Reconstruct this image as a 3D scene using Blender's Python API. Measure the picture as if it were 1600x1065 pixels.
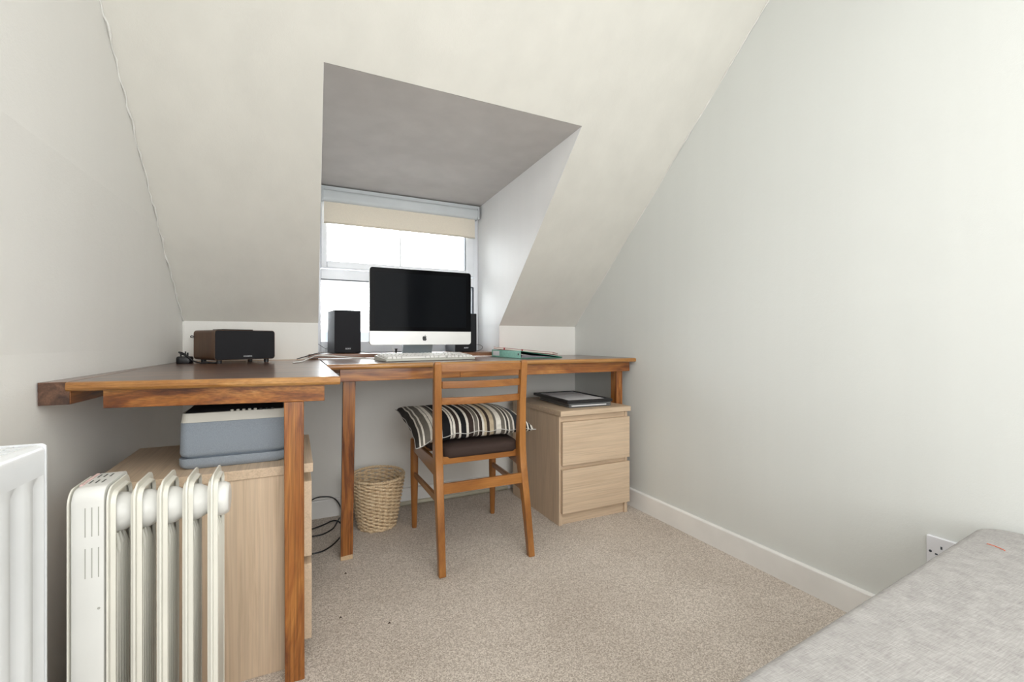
import bpy, bmesh, math, random
from mathutils import Matrix, Vector
random.seed(7)
scene = bpy.context.scene
for o in list(bpy.data.objects): bpy.data.objects.remove(o)
col = scene.collection

# ------------------------------------------------------------------ camera
YAW = math.atan(340/704)
cd = bpy.data.cameras.new('camera'); cam = bpy.data.objects.new('camera', cd); col.objects.link(cam)
cam.location = (0, 0, .88); cam.rotation_euler = (math.pi/2, 0, -YAW)
cd.sensor_width = 36; cd.lens = 704/1600*36; cd.shift_y = -1.5/1600; cd.clip_start = .02
scene.camera = cam

# ------------------------------------------------------------------ world, lights, exposure
scene.view_settings.view_transform = 'Standard'; scene.view_settings.look = 'None'
scene.view_settings.gamma = 1; scene.view_settings.use_curve_mapping = False
scene.view_settings.exposure = 0.14
W = bpy.data.worlds.new('overcast_sky'); scene.world = W; W.use_nodes = True
nt = W.node_tree; nt.nodes.clear()
wo = nt.nodes.new('ShaderNodeOutputWorld'); bg = nt.nodes.new('ShaderNodeBackground')
tc = nt.nodes.new('ShaderNodeTexCoord'); sx = nt.nodes.new('ShaderNodeSeparateXYZ'); cr = nt.nodes.new('ShaderNodeValToRGB')
nt.links.new(tc.outputs['Generated'], sx.inputs[0])
mr = nt.nodes.new('ShaderNodeMapRange'); mr.inputs['From Min'].default_value = -.2; mr.inputs['From Max'].default_value = .2
nt.links.new(sx.outputs['Z'], mr.inputs['Value']); nt.links.new(mr.outputs[0], cr.inputs[0])
cr.color_ramp.elements[0].position = 0; cr.color_ramp.elements[0].color = (.36, .36, .35, 1)
cr.color_ramp.elements[1].position = .575; cr.color_ramp.elements[1].color = (.95, .97, 1, 1)
for p, c in ((.42, (.30, .31, .31)), (.45, (.085, .09, .097)), (.54, (.080, .088, .100))):
    e = cr.color_ramp.elements.new(p); e.color = (*c, 1)
nt.links.new(cr.outputs[0], bg.inputs[0]); bg.inputs[1].default_value = 11
nt.links.new(bg.outputs[0], wo.inputs[0])

def area(name, loc, tgt, sx_, sy_, power, colr=(1, 1, 1)):
    l = bpy.data.lights.new(name, 'AREA'); l.shape = 'RECTANGLE'; l.size = sx_; l.size_y = sy_; l.energy = power; l.color = colr
    o = bpy.data.objects.new(name, l); col.objects.link(o); o.location = loc
    o.rotation_euler = (Vector(tgt)-Vector(loc)).to_track_quat('-Z', 'Y').to_euler()
    return o
area('ceiling_light', (.35, -.6, 2.28), (.35, -.59, 0), 1.2, 1.8, 19, (1, .99, .97))
area('rear_fill_light', (.45, -1.5, 1.3), (.5, 1, 1.2), 1.8, 1.5, 34, (.97, .99, 1))  # fill added behind the camera to brighten the room, no known window there

# ------------------------------------------------------------------ materials
def base_mat(name, rough=.5, spec=.5, metal=0, color=(.8, .8, .8)):
    m = bpy.data.materials.new(name); m.use_nodes = True
    b = m.node_tree.nodes['Principled BSDF']
    b.inputs['Roughness'].default_value = rough; b.inputs['Metallic'].default_value = metal
    b.inputs['Specular IOR Level'].default_value = spec
    b.inputs['Base Color'].default_value = (*color, 1)
    return m, m.node_tree, b
def N(t, ty, **k):
    n = t.nodes.new(ty)
    for a, v in k.items():
        if a in n.inputs: n.inputs[a].default_value = v
        else: setattr(n, a, v)
    return n
def ramp(t, stops, interp='LINEAR'):
    r = t.nodes.new('ShaderNodeValToRGB'); r.color_ramp.interpolation = interp
    el = r.color_ramp.elements
    el[0].position, el[0].color = stops[0][0], (*stops[0][1], 1)
    el[1].position, el[1].color = stops[-1][0], (*stops[-1][1], 1)
    for p, c in stops[1:-1]:
        e = el.new(p); e.color = (*c, 1)
    return r
def coords(t, scale=(1, 1, 1), rnd=True, kind='Object'):
    c = N(t, 'ShaderNodeTexCoord'); mp = N(t, 'ShaderNodeMapping'); mp.inputs['Scale'].default_value = scale
    if rnd:
        oi = N(t, 'ShaderNodeObjectInfo'); mu = N(t, 'ShaderNodeMath', operation='MULTIPLY'); mu.inputs[1].default_value = 13.7
        t.links.new(oi.outputs['Random'], mu.inputs[0]); cb = N(t, 'ShaderNodeCombineXYZ')
        for i in range(3): t.links.new(mu.outputs[0], cb.inputs[i])
        t.links.new(cb.outputs[0], mp.inputs['Location'])
    t.links.new(c.outputs[kind], mp.inputs['Vector']); return mp
def bump(t, b, src, strength, dist=.001):
    bp = N(t, 'ShaderNodeBump'); bp.inputs['Strength'].default_value = strength; bp.inputs['Distance'].default_value = dist
    t.links.new(src, bp.inputs['Height']); t.links.new(bp.outputs[0], b.inputs['Normal']); return bp
def plain(name, color, rough=.5, spec=.5, metal=0, bs=0, bscale=300):
    m, t, b = base_mat(name, rough, spec, metal, color)
    mp = coords(t); n = N(t, 'ShaderNodeTexNoise'); n.inputs['Scale'].default_value = bscale if bs else 5
    n.inputs['Detail'].default_value = 3; t.links.new(mp.outputs[0], n.inputs['Vector'])
    f = .94 if not bs else .9
    r = ramp(t, [(.3, tuple(c*f for c in color)), (.7, tuple(min(1, c*(2-f)) for c in color))])
    t.links.new(n.outputs['Fac'], r.inputs[0]); t.links.new(r.outputs[0], b.inputs['Base Color'])
    if bs: bump(t, b, n.outputs['Fac'], bs)
    return m
def paint(name, color, stain=.04):
    m, t, b = base_mat(name, .75, .25)
    mp = coords(t, rnd=False)
    n1 = N(t, 'ShaderNodeTexNoise'); n1.inputs['Scale'].default_value = 1.6; n1.inputs['Detail'].default_value = 5
    mv = coords(t, (9, 9, .35), rnd=False)
    n2 = N(t, 'ShaderNodeTexNoise'); n2.inputs['Scale'].default_value = 1.2; n2.inputs['Detail'].default_value = 4
    n3 = N(t, 'ShaderNodeTexNoise'); n3.inputs['Scale'].default_value = 260; n3.inputs['Detail'].default_value = 2
    n4 = N(t, 'ShaderNodeTexNoise'); n4.inputs['Scale'].default_value = 22; n4.inputs['Detail'].default_value = 6; n4.inputs['Roughness'].default_value = .6
    for n, v in ((n1, mp), (n2, mv), (n3, mp), (n4, mp)): t.links.new(v.outputs[0], n.inputs['Vector'])
    ad = N(t, 'ShaderNodeMath', operation='ADD'); t.links.new(n1.outputs['Fac'], ad.inputs[0]); t.links.new(n2.outputs['Fac'], ad.inputs[1])
    r = ramp(t, [(.38, tuple(c*(1-stain) for c in color)), (.62, color)])
    hf = N(t, 'ShaderNodeMath', operation='MULTIPLY'); hf.inputs[1].default_value = .5
    t.links.new(ad.outputs[0], hf.inputs[0]); t.links.new(hf.outputs[0], r.inputs[0]); t.links.new(r.outputs[0], b.inputs['Base Color'])
    m1 = N(t, 'ShaderNodeMath', operation='MULTIPLY'); m1.inputs[1].default_value = .25; t.links.new(n3.outputs['Fac'], m1.inputs[0])
    a2 = N(t, 'ShaderNodeMath', operation='ADD'); t.links.new(m1.outputs[0], a2.inputs[0]); t.links.new(n4.outputs['Fac'], a2.inputs[1])
    bump(t, b, a2.outputs[0], .35, .0025)
    return m
def wood(name, axis, stops, rough=.35, cross=16, along=1.3, fine=.25, bs=.15, coat=0, finescale=90):
    m, t, b = base_mat(name, rough, .5)
    sc = [cross]*3; sc[axis] = along
    mp = coords(t, tuple(sc))
    n = N(t, 'ShaderNodeTexNoise'); n.inputs['Scale'].default_value = 1; n.inputs['Detail'].default_value = 5
    n.inputs['Roughness'].default_value = .6; n.inputs['Distortion'].default_value = 1.6
    t.links.new(mp.outputs[0], n.inputs['Vector'])
    r = ramp(t, stops); t.links.new(n.outputs['Fac'], r.inputs[0])
    sf = [finescale*4]*3; sf[axis] = finescale*.06
    mf = coords(t, tuple(sf)); nf = N(t, 'ShaderNodeTexNoise'); nf.inputs['Scale'].default_value = 1; nf.inputs['Detail'].default_value = 3
    t.links.new(mf.outputs[0], nf.inputs['Vector'])
    rf = ramp(t, [(.35, (1-fine,)*3), (.62, (1, 1, 1))]); t.links.new(nf.outputs['Fac'], rf.inputs[0])
    mx = N(t, 'ShaderNodeMix', data_type='RGBA', blend_type='MULTIPLY'); mx.inputs['Factor'].default_value = 1
    t.links.new(r.outputs[0], mx.inputs[6]); t.links.new(rf.outputs[0], mx.inputs[7]); t.links.new(mx.outputs[2], b.inputs['Base Color'])
    bump(t, b, nf.outputs['Fac'], bs, .0006)
    b.inputs['Coat Weight'].default_value = coat; b.inputs['Coat Roughness'].default_value = .15
    return m
M = {}
M['wall'] = paint('wallpaper_offwhite', (.85, .84, .81), .025)
M['wall_r'] = paint('wallpaper_pale_green', (.765, .785, .765), .025)
M['slope'] = paint('slope_cream', (.80, .785, .73), .06)
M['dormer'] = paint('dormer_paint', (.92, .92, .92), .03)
M['dormer_ceiling'] = paint('dormer_ceiling_shaded', (.62, .59, .57), .10)  # shade of the downward-facing ceiling put into the grey
M['trim'] = plain('white_gloss_trim', (.92, .915, .90), .35)
M['upvc'] = plain('white_upvc', (.86, .88, .92), .25)
M['gasket'] = plain('gasket_rubber', (.05, .06, .08), .5)
PINE = [(.28, (.09, .022, .007)), (.40, (.21, .062, .014)), (.50, (.36, .125, .026)), (.62, (.50, .20, .045)), (.76, (.68, .34, .10))]
PINE_T = [(.30, (.035, .014, .010)), (.45, (.095, .038, .022)), (.56, (.17, .072, .038)), (.72, (.30, .14, .07))]
for a, s in enumerate('xyz'):
    M['pine_'+s] = wood('stained_pine_'+s, a, PINE, .32, coat=.3, cross=18, along=1.8, fine=.4)
    M['top_'+s] = wood('dark_stained_top_'+s, a, PINE_T, .30, cross=26, along=1.6, coat=.5)
    M['teak_'+s] = wood('chair_teak_'+s, a, [(.3, (.24, .085, .018)), (.5, (.36, .14, .03)), (.72, (.47, .20, .05))], .35, cross=10, fine=.15, coat=.3)
    M['oak_'+s] = wood('pale_oak_veneer_'+s, a, [(.28, (.60, .45, .31)), (.5, (.68, .52, .37)), (.74, (.73, .57, .41))], .5, cross=42, along=2, fine=.14, bs=.1, finescale=60)
M['edge_x'] = wood('honey_pine_edge', 0, [(.28, (.24, .09, .025)), (.45, (.42, .19, .05)), (.7, (.62, .34, .12))], .3, cross=14, coat=.3)
M['endgrain'] = wood('end_grain', 1, [(.3, (.045, .02, .012)), (.5, (.11, .052, .03)), (.7, (.20, .10, .055))], .6, cross=18, along=8)
M['raw'] = plain('raw_pine', (.62, .45, .28), .8, bs=.3)
M['walnut'] = wood('radio_walnut', 2, [(.3, (.085, .038, .018)), (.7, (.16, .078, .036))], .4, cross=40, fine=.3)
M['black'] = plain('black_plastic', (.012, .012, .014), .4)
M['spk'] = plain('speaker_vinyl', (.03, .034, .045), .35)
M['grille'] = plain('black_grille', (.010, .010, .013), .85, bs=.8, bscale=900)
M['screen'] = plain('screen_glass', (.005, .006, .008), .08, .04)
M['bezel'] = plain('bezel_glass', (.002, .002, .003), .10, .05)
M['alu'] = plain('aluminium', (.78, .78, .77), .38, metal=.35)
M['stand'] = plain('stand_aluminium', (.42, .46, .48), .35, metal=.6)
M['heater'] = plain('heater_enamel', (.77, .755, .68), .28)
M['heater_white'] = plain('heater_white', (.79, .79, .76), .3)
M['rad'] = plain('radiator_enamel', (.86, .88, .90), .25)
M['slot'] = plain('dark_slot', (.10, .10, .09), .8)
M['slot_soft'] = plain('soft_slot', (.42, .42, .38), .7)
M['pink'] = plain('pink_sticker', (.72, .52, .50), .5, bs=.1, bscale=120)
M['print_grey'] = plain('grey_blue_plastic', (.27, .31, .36), .5, bs=.1, bscale=500)
M['ivory'] = plain('ivory_plastic', (.62, .60, .54), .45)
M['brownpad'] = plain('brown_seat_cover', (.036, .019, .014), .8, bs=.5, bscale=500)
M['white_txt'] = plain('silver_lettering', (.75, .77, .8), .35)
M['wicker'] = wood('wicker', 2, [(.3, (.56, .37, .20)), (.5, (.80, .61, .39)), (.7, (.92, .76, .54))], .5, cross=60, along=60, fine=.2)
M['green'] = plain('green_board', (.055, .27, .19), .5, bs=.15, bscale=80)
M['green_pale'] = plain('green_spine', (.22, .52, .42), .5, bs=.15, bscale=80)
M['paper'] = plain('paper', (.88, .88, .90), .6)
M['cream_paper'] = plain('cream_page_edge', (.80, .72, .66), .7)
M['pipingcloth'] = plain('grey_piping', (.50, .49, .47), .8)
M['red'] = plain('red_cover', (.42, .035, .05), .5)
M['leafgrey'] = plain('grey_leaves', (.22, .20, .23), .6)
M['key'] = plain('white_key', (.86, .85, .83), .35)
M['kbd'] = plain('keyboard_tray', (.55, .55, .50), .25)
M['clear'] = plain('smoked_clear_plastic', (.14, .145, .15), .2)
M['whitecable'] = plain('white_cable', (.75, .73, .70), .4)
M['blind_tube'] = plain('blind_headrail', (.66, .70, .72), .5)
M['blind'] = plain('cream_blind', (.86, .80, .69), .8, bs=.2, bscale=700)
M['socket'] = plain('white_socket', (.86, .87, .92), .25)
M['orange'] = plain('orange_thread', (.70, .13, .05), .7)
M['crumb'] = plain('dark_crumb', (.05, .025, .015), .9)
# carpet
m, t, b = base_mat('beige_carpet', .95, .1); mp = coords(t, rnd=False)
n1 = N(t, 'ShaderNodeTexNoise'); n1.inputs['Scale'].default_value = 290; n1.inputs['Detail'].default_value = 3; n1.inputs['Roughness'].default_value = .6
n2 = N(t, 'ShaderNodeTexNoise'); n2.inputs['Scale'].default_value = 3; n2.inputs['Detail'].default_value = 5
n3 = N(t, 'ShaderNodeTexVoronoi'); n3.inputs['Scale'].default_value = 300
for n in (n1, n2, n3): t.links.new(mp.outputs[0], n.inputs['Vector'])
r1 = ramp(t, [(.34, (.42, .36, .31)), (.5, (.62, .55, .485)), (.66, (.82, .75, .68))]); sv = N(t, 'ShaderNodeSeparateXYZ'); t.links.new(n3.outputs['Color'], sv.inputs[0])
am = N(t, 'ShaderNodeMath', operation='MULTIPLY_ADD'); am.inputs[1].default_value = .30; t.links.new(sv.outputs['X'], am.inputs[0])
hm = N(t, 'ShaderNodeMath', operation='MULTIPLY'); hm.inputs[1].default_value = .70; t.links.new(n1.outputs['Fac'], hm.inputs[0]); t.links.new(hm.outputs[0], am.inputs[2])
t.links.new(am.outputs[0], r1.inputs[0])
r2 = ramp(t, [(.3, (.86, .845, .83)), (.65, (1, 1, 1))]); t.links.new(n2.outputs['Fac'], r2.inputs[0])
mx = N(t, 'ShaderNodeMix', data_type='RGBA', blend_type='MULTIPLY'); mx.inputs['Factor'].default_value = 1
t.links.new(r1.outputs[0], mx.inputs[6]); t.links.new(r2.outputs[0], mx.inputs[7]); t.links.new(mx.outputs[2], b.inputs['Base Color'])
bump(t, b, n3.outputs['Distance'], .25, .001); M['carpet'] = m
# heathered sofa weave
m, t, b = base_mat('heather_weave', .9, .15)
ma = coords(t, (500, 60, 300), rnd=False); mb_ = coords(t, (60, 500, 300), rnd=False); mc = coords(t, rnd=False)
na = N(t, 'ShaderNodeTexNoise'); nb = N(t, 'ShaderNodeTexNoise'); nc = N(t, 'ShaderNodeTexNoise')
for n in (na, nb): n.inputs['Scale'].default_value = 1; n.inputs['Detail'].default_value = 2
nc.inputs['Scale'].default_value = 40; nc.inputs['Detail'].default_value = 5
t.links.new(ma.outputs[0], na.inputs['Vector']); t.links.new(mb_.outputs[0], nb.inputs['Vector']); t.links.new(mc.outputs[0], nc.inputs['Vector'])
a1 = N(t, 'ShaderNodeMath', operation='ADD'); t.links.new(na.outputs['Fac'], a1.inputs[0]); t.links.new(nb.outputs['Fac'], a1.inputs[1])
a2 = N(t, 'ShaderNodeMath', operation='ADD'); t.links.new(a1.outputs[0], a2.inputs[0]); t.links.new(nc.outputs['Fac'], a2.inputs[1])
a3 = N(t, 'ShaderNodeMath', operation='MULTIPLY'); a3.inputs[1].default_value = 1/3; t.links.new(a2.outputs[0], a3.inputs[0])
r = ramp(t, [(.34, (.31, .295, .29)), (.5, (.40, .385, .375)), (.66, (.49, .475, .465))]); t.links.new(a3.outputs[0], r.inputs[0])
t.links.new(r.outputs[0], b.inputs['Base Color']); bump(t, b, a1.outputs[0], .5, .001); M['sofa'] = m
# striped cushion cloth (printed stripes along the cushion's own width)
m, t, b = base_mat('striped_cloth', .85, .2)
DG, GR, WH, BK, BR, BE, SL = (.05, .045, .042), (.15, .135, .115), (.74, .70, .63), (.010, .010, .012), (.038, .025, .021), (.50, .41, .29), (.062, .066, .075)
seq = [(DG, .03), (WH, .012), (GR, .022), (WH, .015), (GR, .05), (WH, .022), (DG, .006), (WH, .028), (GR, .02), (DG, .022), (WH, .01), (BK, .075), (WH, .016), (DG, .008),
       (WH, .018), (BR, .035), (WH, .02), (BK, .05), (WH, .022), (BR, .045), (WH, .008), (GR, .035), (WH, .01), (BR, .03), (WH, .02)]
seq2 = [(BE, .022), (BR, .026), (BE, .035), (GR, .022), (WH, .045), (GR, .035), (WH, .012), (DG, .02), (WH, .012), (GR, .025), (WH, .014), (SL, .06), (WH, .02), (BE, .02), (BK, .018), (WH, .016), (BK, .018), (WH, .02), (BK, .02)]
uvn = N(t, 'ShaderNodeTexCoord'); sp = N(t, 'ShaderNodeSeparateXYZ'); t.links.new(uvn.outputs['UV'], sp.inputs[0])
def stripes(sq, lo, hi):
    tot = sum(w for _, w in sq); p = 0; st = []
    for c, w in sq: st.append((p/tot, c)); p += w
    mr_ = N(t, 'ShaderNodeMapRange'); mr_.inputs['From Min'].default_value = lo; mr_.inputs['From Max'].default_value = hi
    t.links.new(sp.outputs['X'], mr_.inputs['Value'])
    r_ = t.nodes.new('ShaderNodeValToRGB'); r_.color_ramp.interpolation = 'CONSTANT'; el = r_.color_ramp.elements
    el[0].position = 0; el[0].color = (*st[0][1], 1); el[1].position = st[1][0]; el[1].color = (*st[1][1], 1)
    for q, c in st[2:]:
        e = el.new(q); e.color = (*c, 1)
    t.links.new(mr_.outputs[0], r_.inputs[0]); return r_
ra, rb = stripes(seq, 0, .56), stripes(seq2, .56, 1)
gt = N(t, 'ShaderNodeMath', operation='GREATER_THAN'); gt.inputs[1].default_value = .56; t.links.new(sp.outputs['X'], gt.inputs[0])
mx = N(t, 'ShaderNodeMix', data_type='RGBA'); t.links.new(gt.outputs[0], mx.inputs['Factor'])
t.links.new(ra.outputs[0], mx.inputs[6]); t.links.new(rb.outputs[0], mx.inputs[7])
nz = N(t, 'ShaderNodeTexNoise'); nz.inputs['Scale'].default_value = 60; t.links.new(uvn.outputs['Object'], nz.inputs['Vector'])
rz_ = ramp(t, [(.3, (.8, .8, .8)), (.7, (1, 1, 1))]); t.links.new(nz.outputs['Fac'], rz_.inputs[0])
mm = N(t, 'ShaderNodeMix', data_type='RGBA', blend_type='MULTIPLY'); mm.inputs['Factor'].default_value = 1
t.links.new(mx.outputs[2], mm.inputs[6]); t.links.new(rz_.outputs[0], mm.inputs[7]); t.links.new(mm.outputs[2], b.inputs['Base Color'])
bump(t, b, nz.outputs['Fac'], .4, .003); M['stripe'] = m
# window glass
m = bpy.data.materials.new('window_glass'); m.use_nodes = True; t = m.node_tree; t.nodes.clear()
ou = N(t, 'ShaderNodeOutputMaterial'); ms = N(t, 'ShaderNodeMixShader'); tr = N(t, 'ShaderNodeBsdfTransparent'); gl = N(t, 'ShaderNodeBsdfGlossy')
tr.inputs[0].default_value = (.97, .985, .98, 1); gl.inputs['Roughness'].default_value = .02
fr = N(t, 'ShaderNodeFresnel'); fr.inputs['IOR'].default_value = 1.45
t.links.new(fr.outputs[0], ms.inputs[0]); t.links.new(tr.outputs[0], ms.inputs[1]); t.links.new(gl.outputs[0], ms.inputs[2]); t.links.new(ms.outputs[0], ou.inputs[0])
M['glass'] = m

# ------------------------------------------------------------------ mesh helpers
MW = {}
def thing(name, label=None, cat=None, loc=(0, 0, 0), rz=0, group=None, kind=None):
    o = bpy.data.objects.new(name, None); col.objects.link(o); o.empty_display_size = .05
    o.location = loc; o.rotation_euler = (0, 0, rz)
    MW[o.name] = Matrix.Translation(loc) @ Matrix.Rotation(rz, 4, 'Z'); tag(o, label, cat, group, kind); return o
def tag(o, label=None, cat=None, group=None, kind=None):
    if label: o['label'] = label
    if cat: o['category'] = cat
    if group: o['group'] = group
    if kind: o['kind'] = kind
    return o
class MB:
    def __init__(s): s.v = []; s.f = []; s.uv = None
    def add(s, vs, fs):
        n = len(s.v); s.v += [Vector(p) for p in vs]; s.f += [tuple(n+i for i in f) for f in fs]; return s
    def box(s, x0, x1, y0, y1, z0, z1, R=None, c=None):
        vs = [(x, y, z) for z in (z0, z1) for x, y in ((x0, y0), (x1, y0), (x1, y1), (x0, y1))]
        if R is not None: vs = [Vector(c)+R@(Vector(p)-Vector(c)) for p in vs]
        return s.add(vs, [(3, 2, 1, 0), (4, 5, 6, 7), (0, 1, 5, 4), (1, 2, 6, 5), (2, 3, 7, 6), (3, 0, 4, 7)])
    def hull8(s, bot, top):
        return s.add(list(bot)+list(top), [(3, 2, 1, 0), (4, 5, 6, 7), (0, 1, 5, 4), (1, 2, 6, 5), (2, 3, 7, 6), (3, 0, 4, 7)])
    def rings(s, rings, cap=True, closed=False):
        n = len(rings[0]); vs = [p for r in rings for p in r]; fs = []
        for i in range(len(rings)-(0 if closed else 1)):
            a, b_ = i*n, ((i+1) % len(rings))*n
            for j in range(n): fs.append((a+j, a+(j+1) % n, b_+(j+1) % n, b_+j))
        if cap and not closed: fs.append(tuple(range(n-1, -1, -1))); fs.append(tuple((len(rings)-1)*n+j for j in range(n)))
        return s.add(vs, fs)
    def tube(s, pts, r, seg=8, closed=False):
        pts = [Vector(p) for p in pts]; n = len(pts); R = r if hasattr(r, '__len__') else [r]*n; rs = []; up = None
        for i, p in enumerate(pts):
            d = (pts[(i+1) % n]-pts[i-1]) if closed else (pts[min(i+1, n-1)]-pts[max(i-1, 0)])
            d = d.normalized() if d.length > 1e-9 else Vector((0, 0, 1))
            if up is None: up = Vector((0, 0, 1)) if abs(d.z) < .9 else Vector((1, 0, 0))
            a = d.cross(up).normalized(); up = a.cross(d).normalized()
            rs.append([p+(a*math.cos(q)+up*math.sin(q))*R[i] for q in [2*math.pi*k/seg for k in range(seg)]])
        return s.rings(rs, True, closed)
    def lathe(s, prof, c=(0, 0, 0), seg=32, axis='z', cap=True):
        rs = []
        for r, h in prof:
            ring = []
            for k in range(seg):
                q = 2*math.pi*k/seg
                ring.append(Vector(c)+(Vector((r*math.cos(q), r*math.sin(q), h)) if axis == 'z' else Vector((h, r*math.cos(q), r*math.sin(q))) if axis == 'x' else Vector((r*math.sin(q), h, r*math.cos(q)))))
            rs.append(ring)
        return s.rings(rs, cap)
    def prism(s, poly, h0, h1, plane='xy'):
        f = {'xy': lambda a, b_, h: (a, b_, h), 'xz': lambda a, b_, h: (a, h, b_), 'yz': lambda a, b_, h: (h, a, b_)}[plane]
        return s.rings([[Vector(f(a, b_, h0)) for a, b_ in poly], [Vector(f(a, b_, h1)) for a, b_ in poly]])
    def build(s, name, mat, parent=None, world=True, bevel=0, bseg=2, smooth=False, origin=None, kind=None, subsurf=0, uv=None):
        me = bpy.data.meshes.new(name)
        base = parent; 
        if parent is not None: 
            inv = MW[parent.name].inverted() if world else None
        elif origin is not None: inv = Matrix.Translation(origin).inverted()
        else: inv = None
        vs = [tuple(inv @ p) if inv is not None else tuple(p) for p in s.v]
        me.from_pydata(vs, [], s.f)
        bm = bmesh.new(); bm.from_mesh(me); bmesh.ops.recalc_face_normals(bm, faces=bm.faces)
        bm.to_mesh(me); bm.free()
        if uv:
            ul = me.uv_layers.new(name='UVMap')
            for lp in me.loops: ul.data[lp.index].uv = uv[lp.vertex_index]
        me.materials.append(mat if not isinstance(mat, str) else M[mat])
        o = bpy.data.objects.new(name, me); col.objects.link(o)
        if parent is not None: o.parent = parent; MW[o.name] = MW[parent.name]
        elif origin is not None: o.location = origin; MW[o.name] = Matrix.Translation(origin)
        else: MW[o.name] = Matrix.Identity(4)
        if smooth:
            for p in me.polygons: p.use_smooth = True
        if bevel:
            bv = o.modifiers.new('bevel', 'BEVEL'); bv.width = bevel; bv.segments = bseg; bv.limit_method = 'ANGLE'; bv.angle_limit = math.radians(40)
            if smooth is False:
                for p in me.polygons: p.use_smooth = True
                w = o.modifiers.new('wn', 'WEIGHTED_NORMAL'); w.keep_sharp = True
        if subsurf: ss = o.modifiers.new('sub', 'SUBSURF'); ss.levels = subsurf; ss.render_levels = subsurf
        if kind: o['kind'] = kind
        return o
def bx(name, mat, d, parent=None, bevel=.001, **k): return MB().box(*d).build(name, mat, parent, bevel=bevel, **k)
def crom(pts, n=8, closed=False):
    pts = [Vector(p) for p in pts]; out = []; L = len(pts)
    for i in range(L if closed else L-1):
        g = lambda j: pts[j % L] if closed else pts[max(0, min(L-1, j))]
        p0, p1, p2, p3 = g(i-1), g(i), g(i+1), g(i+2)
        for k in range(n):
            u = k/n; out.append(.5*((2*p1)+(-p0+p2)*u+(2*p0-5*p1+4*p2-p3)*u*u+(-p0+3*p1-3*p2+p3)*u**3))
    if not closed: out.append(pts[-1])
    return out
def rrect(a0, a1, b0, b1, r, seg=5, rr=None):
    rr = rr or (r, r, r, r); out = []
    for (cx, cy, st), q in zip(((a1, b0, -90), (a1, b1, 0), (a0, b1, 90), (a0, b0, 180)), rr):
        ccx = cx-q if cx == a1 else cx+q; ccy = cy-q if cy == b1 else cy+q
        for k in range(seg+1):
            an = math.radians(st+90*k/seg); out.append((ccx+q*math.cos(an), ccy+q*math.sin(an)))
    return out
def text(name, s, size, mat, parent, loc, rot):
    cu = bpy.data.curves.new(name, 'FONT'); cu.body = s; cu.size = size; cu.extrude = size*.03; cu.align_x = 'CENTER'; cu.offset = size*.015
    tmp = bpy.data.objects.new(name+'_tmp', cu); col.objects.link(tmp); bpy.context.view_layer.update()
    me = bpy.data.meshes.new_from_object(tmp.evaluated_get(bpy.context.evaluated_depsgraph_get())); bpy.data.objects.remove(tmp)
    me.materials.clear(); me.materials.append(M[mat]); o = bpy.data.objects.new(name, me); col.objects.link(o)
    o.parent = parent; o.location = loc; o.rotation_euler = rot; MW[o.name] = MW[parent.name]; return o

# ------------------------------------------------------------------ room shell
YB, SZ, SM = 2.43, .965, .957          # back wall, knee wall height, pitch of the slope
def slope_z(y): return SZ+SM*(YB-y)
def wlx(y, z):
    k = .060 if z < .85 else (.030 if z > 1.3 else .060-.030*(z-.85)/.45)
    return -.445-k*(YB-y)
def wrx(y, z): return 1.622+max(0, z-.95)*.030
bx('floor', 'carpet', (-1.0, 1.9, -1.6, 2.85, -.06, 0), bevel=0)['kind'] = 'structure'
def sheet(name, mat, fx, ys, zs, th):
    mb = MB(); ny, nz = len(ys), len(zs); vs = []
    for off in (0, th):
        for z in zs:
            for y in ys: vs.append((fx(y, z)+off, y, z))
    fs = []; K = ny*nz
    for j in range(nz-1):
        for i in range(ny-1):
            a = j*ny+i; fs.append((a, a+1, a+1+ny, a+ny)); fs.append((K+a, K+a+ny, K+a+1+ny, K+a+1))
    for i in range(ny-1):
        fs.append((i, K+i, K+i+1, i+1)); a = (nz-1)*ny+i; fs.append((a, a+1, K+a+1, K+a))
    for j in range(nz-1):
        a = j*ny; fs.append((a, a+ny, K+a+ny, K+a)); a = j*ny+ny-1; fs.append((a, K+a, K+a+ny, a+ny))
    o = mb.add(vs, fs).build(name, mat); o['kind'] = 'structure'; return o
ys = [-1.6+4.10*i/20 for i in range(21)]; zs = [0, .4, .8, .85, 1.0, 1.15, 1.3, 1.7, 2.1, 2.45]
sheet('wall_left', 'wall', wlx, ys, zs, -.08)
sheet('wall_right', 'wall_r', wrx, ys, zs, .08)
bx('wall_rear', 'wall', (-.9, 1.8, -1.68, -1.6, 0, 2.45), bevel=0)['kind'] = 'structure'
bx('ceiling', 'slope', (-1.0, 1.9, -1.6, .99, 2.342, 2.42), bevel=0)['kind'] = 'structure'
# knee wall with the dormer opening above the sill board
DL0, DL1, DR = .106, .085, 1.090       # dormer edge: left at the bottom, left at the head, right
DH0, DH1, YH = 1.779, 1.745, 1.579     # dormer ceiling at its front edge, at the window; y of the head
mb = MB()
mb.box(-.6, 1.75, YB, YB+.07, 0, .785)
mb.box(-.6, DL0, YB, YB+.0004, .785, SZ); mb.box(-.6, DL0-.06, YB+.0004, YB+.07, .785, SZ)
mb.box(DR, 1.75, YB, YB+.0004, .785, SZ); mb.box(DR+.02, 1.75, YB+.0004, YB+.07, .785, SZ)
mb.build('wall_back', 'wall')['kind'] = 'structure'
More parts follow.
